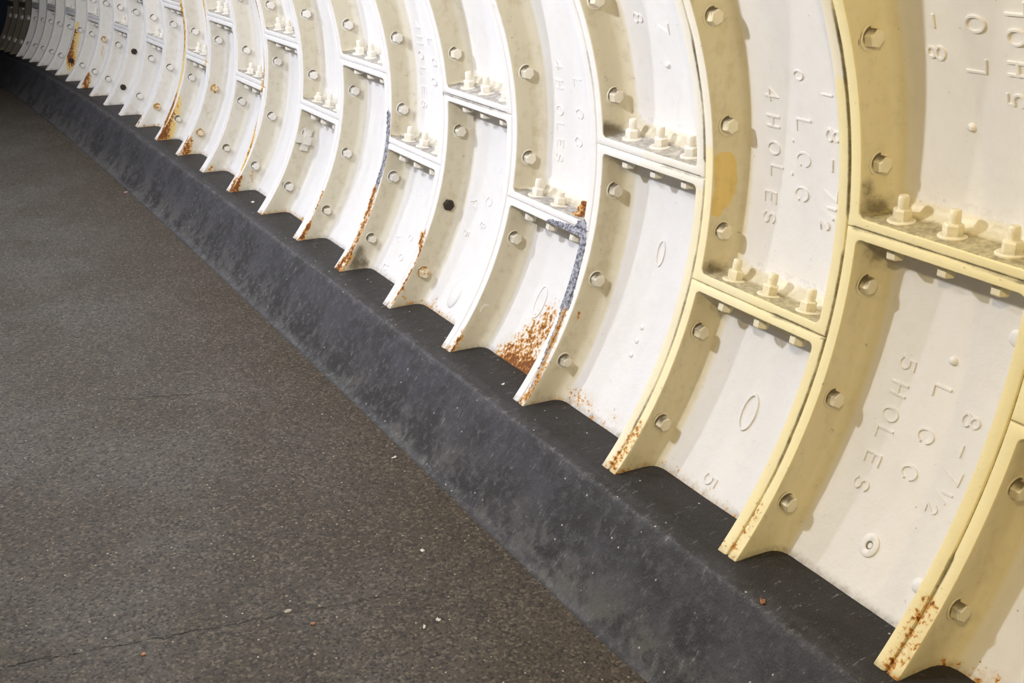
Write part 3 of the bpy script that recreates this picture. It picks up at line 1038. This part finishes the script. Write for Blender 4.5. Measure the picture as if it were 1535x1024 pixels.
def oval(px, py, a, b, k, lower, wd=0.009, h=0.005):
    th, y = hit_cyl(px, py, RO)
    s = th * RI
    relief('raised_lettering', [[(y + a * math.cos(2 * math.pi * i / 24), s + b * math.sin(2 * math.pi * i / 24)) for i in range(25)]], k, wd, h, 'raised oval 0', lower)


oval(1123, 618, 0.024, 0.048, 3, True)
oval(991, 380, 0.016, 0.037, 4, True, 0.006, 0.004)
oval(811, 453, 0.025, 0.055, 5, True, 0.007, 0.004)


def boss(px, py, rad, h, k, lower, lab=None, stretch=1.0, dimple=False):
    th, y = hit_cyl(px, py, RO)
    rings = [(1.0, -0.002), (0.95, 0.25 * h), (0.75, 0.7 * h), (0.4, 0.97 * h), (0.15, h)]
    if dimple:
        rings = [(1.0, -0.002), (0.96, 0.8 * h), (0.86, h), (0.40, h * 0.9), (0.30, h * 0.2), (0.1, 0.0)]
    v, f = revolve([(rad * a, b) for a, b in rings], 20)
    v = [(x, yy * stretch, z) for x, yy, z in v]
    me = bpy.data.meshes.new('cast_boss')
    me.from_pydata(v, [], f)
    st = np.zeros((len(v), 3), np.float32)
    st[:, 1] = 0.08 if k <= 3 else 0
    st[:20, 2] = 0.3
    if dimple:
        st[80:, 2] = 0.9
    set_attr(me, 'stain', st); set_attr(me, 'wear', np.zeros((len(v), 3), np.float32))
    smooth(me, 0.9)
    o = link('cast_boss', me, M_PAINT, PANELS[(k, lower)])
    if lab:
        o['label'] = lab
    o.matrix_world = frame((-math.cos(th), 0, -math.sin(th)), (0, 1, 0), lin(th, y, RO))


boss(1459, 190, 0.0105, 0.008, 1, False)
boss(1430, 541, 0.0115, 0.008, 2, True)
boss(1002, 97, 0.010, 0.008, 4, False)
boss(1305, 818, 0.025, 0.006, 2, True, 'round boss with a drilled centre', 1.25, True)
boss(1379, 879, 0.020, 0.008, 2, True)
boss(1526, 508, 0.022, 0.005, 2, True)
boss(963, 491, 0.010, 0.004, 4, True)
boss(955, 511, 0.010, 0.004, 4, True)
boss(947, 532, 0.010, 0.004, 4, True)
boss(683, 442, 0.035, 0.009, 6, True, 'large blister under the paint', 1.8)

# ------------------------------------------------------------------ litter on the floor and the kerb
M_PAPER = plain('white_paper', (0.80, 0.79, 0.74), 0.7, (0.62, 0.60, 0.55), 60)
M_ORANGE = plain('orange_brown_scrap', (0.42, 0.19, 0.09), 0.7, (0.25, 0.11, 0.06), 80)
M_STONE = plain('pale_stone', (0.40, 0.36, 0.30), 0.8, (0.26, 0.23, 0.19), 90)
M_PINK = plain('pink_scrap', (0.55, 0.33, 0.36), 0.7, None, 60)


def pebble(name, px, py, z, size, mat, label, cat, flat=0.5, long=1.0, rz=0.0):
    bm = bmesh.new()
    bmesh.ops.create_icosphere(bm, subdivisions=2, radius=1.0)
    sd = px * 0.37
    for v in bm.verts:
        f = 1 + 0.35 * noise.noise(v.co * 1.3 + Vector((sd, 0, 0)))
        v.co = Vector((v.co.x * f * size * long, v.co.y * f * size, (v.co.z * f * flat + flat * 0.7) * size))
    me = bpy.data.meshes.new(name)
    bm.to_mesh(me)
    bm.free()
    smooth(me, 1.5)
    x, y = hit_plane(px, py, z)
    ox, oz = off(y)
    o = link(name, me, mat)
    o.location = (x + float(ox), y, z + float(oz) - 0.0005)
    o.rotation_euler.z = rz
    o['label'], o['category'] = label, cat
    return o


def scrap(name, px, py, z, a, b, mat, label, cat, rz=0.0, tilt=0.0):
    """a crumpled bit of paper: small bent sheet with thickness"""
    bm = bmesh.new()
    bmesh.ops.create_grid(bm, x_segments=6, y_segments=4, size=0.5)
    for v in bm.verts:
        q = noise.noise(Vector((v.co.x * 3 + px, v.co.y * 3, 0)))
        v.co = Vector((v.co.x * a * (1 + 0.3 * noise.noise(Vector((v.co.y * 4, px, 0)))), v.co.y * b, 0.004 + abs(q) * 0.009))
    ex = bmesh.ops.solidify(bm, geom=bm.faces[:], thickness=0.0012)
    me = bpy.data.meshes.new(name)
    bm.to_mesh(me)
    bm.free()
    x, y = hit_plane(px, py, z)
    ox, oz = off(y)
    zz = min(v.co.z for v in me.vertices)
    o = link(name, me, mat)
    o.location = (x + float(ox), y, z + float(oz) - zz + 0.0002)
    o.rotation_euler.z = rz
    o['label'], o['category'] = label, cat
    return o


scrap('paper_scrap', 189, 289, ZF, 0.028, 0.02, M_PINK, 'pale pink paper scrap on the floor close to the foot of the kerb', 'litter', 0.4)
scrap('paper_scrap', 591, 687, ZF, 0.016, 0.010, M_PAPER, 'small white paper scrap lying halfway along the foot of the kerb', 'litter', 0.2)
scrap('paper_scrap', 633, 827, ZF, 0.012, 0.009, M_PAPER, 'tiny white paper scrap in the open floor below the long kerb', 'litter', 0.1)
scrap('paper_scrap', 636, 941, ZF, 0.014, 0.006, M_PAPER, 'tiny curled white scrap nearest the bottom edge of the floor', 'litter', 1.0)
scrap('paper_scrap', 657, 931, ZF, 0.012, 0.008, M_PAPER, 'crumpled white scrap just beside the tiny curled scrap', 'litter', 2.0)
pebble('pebble', 470, 937, ZF, 0.006, M_ORANGE, 'orange-brown pebble lying in the foreground floor', 'pebble', 0.6, 1.2)
pebble('pebble', 432, 918, ZF, 0.008, M_STONE, 'pale flat pebble beside the floor crack in the foreground', 'pebble', 0.4, 1.4)
pebble('pebble', 215, 982, ZF, 0.006, M_ORANGE, 'brown pebble below the dark crack near the lower left corner', 'pebble', 0.6, 1.1)
scrap('leaf_scrap', 1143, 903, ZK - 0.0085, 0.020, 0.012, M_ORANGE, 'orange-brown scrap of debris on the lip of the kerb', 'litter', 0.9)
scrap('paint_flake', 379, 304, ZK, 0.018, 0.014, M_PAPER, 'white paint flake on the kerb ledge between distant ribs', 'litter', 0.3)
scrap('paint_flake', 754, 577, ZK, 0.010, 0.008, M_PAPER, 'white paint flake on the kerb ledge below the rusty panel', 'litter', 0.3)
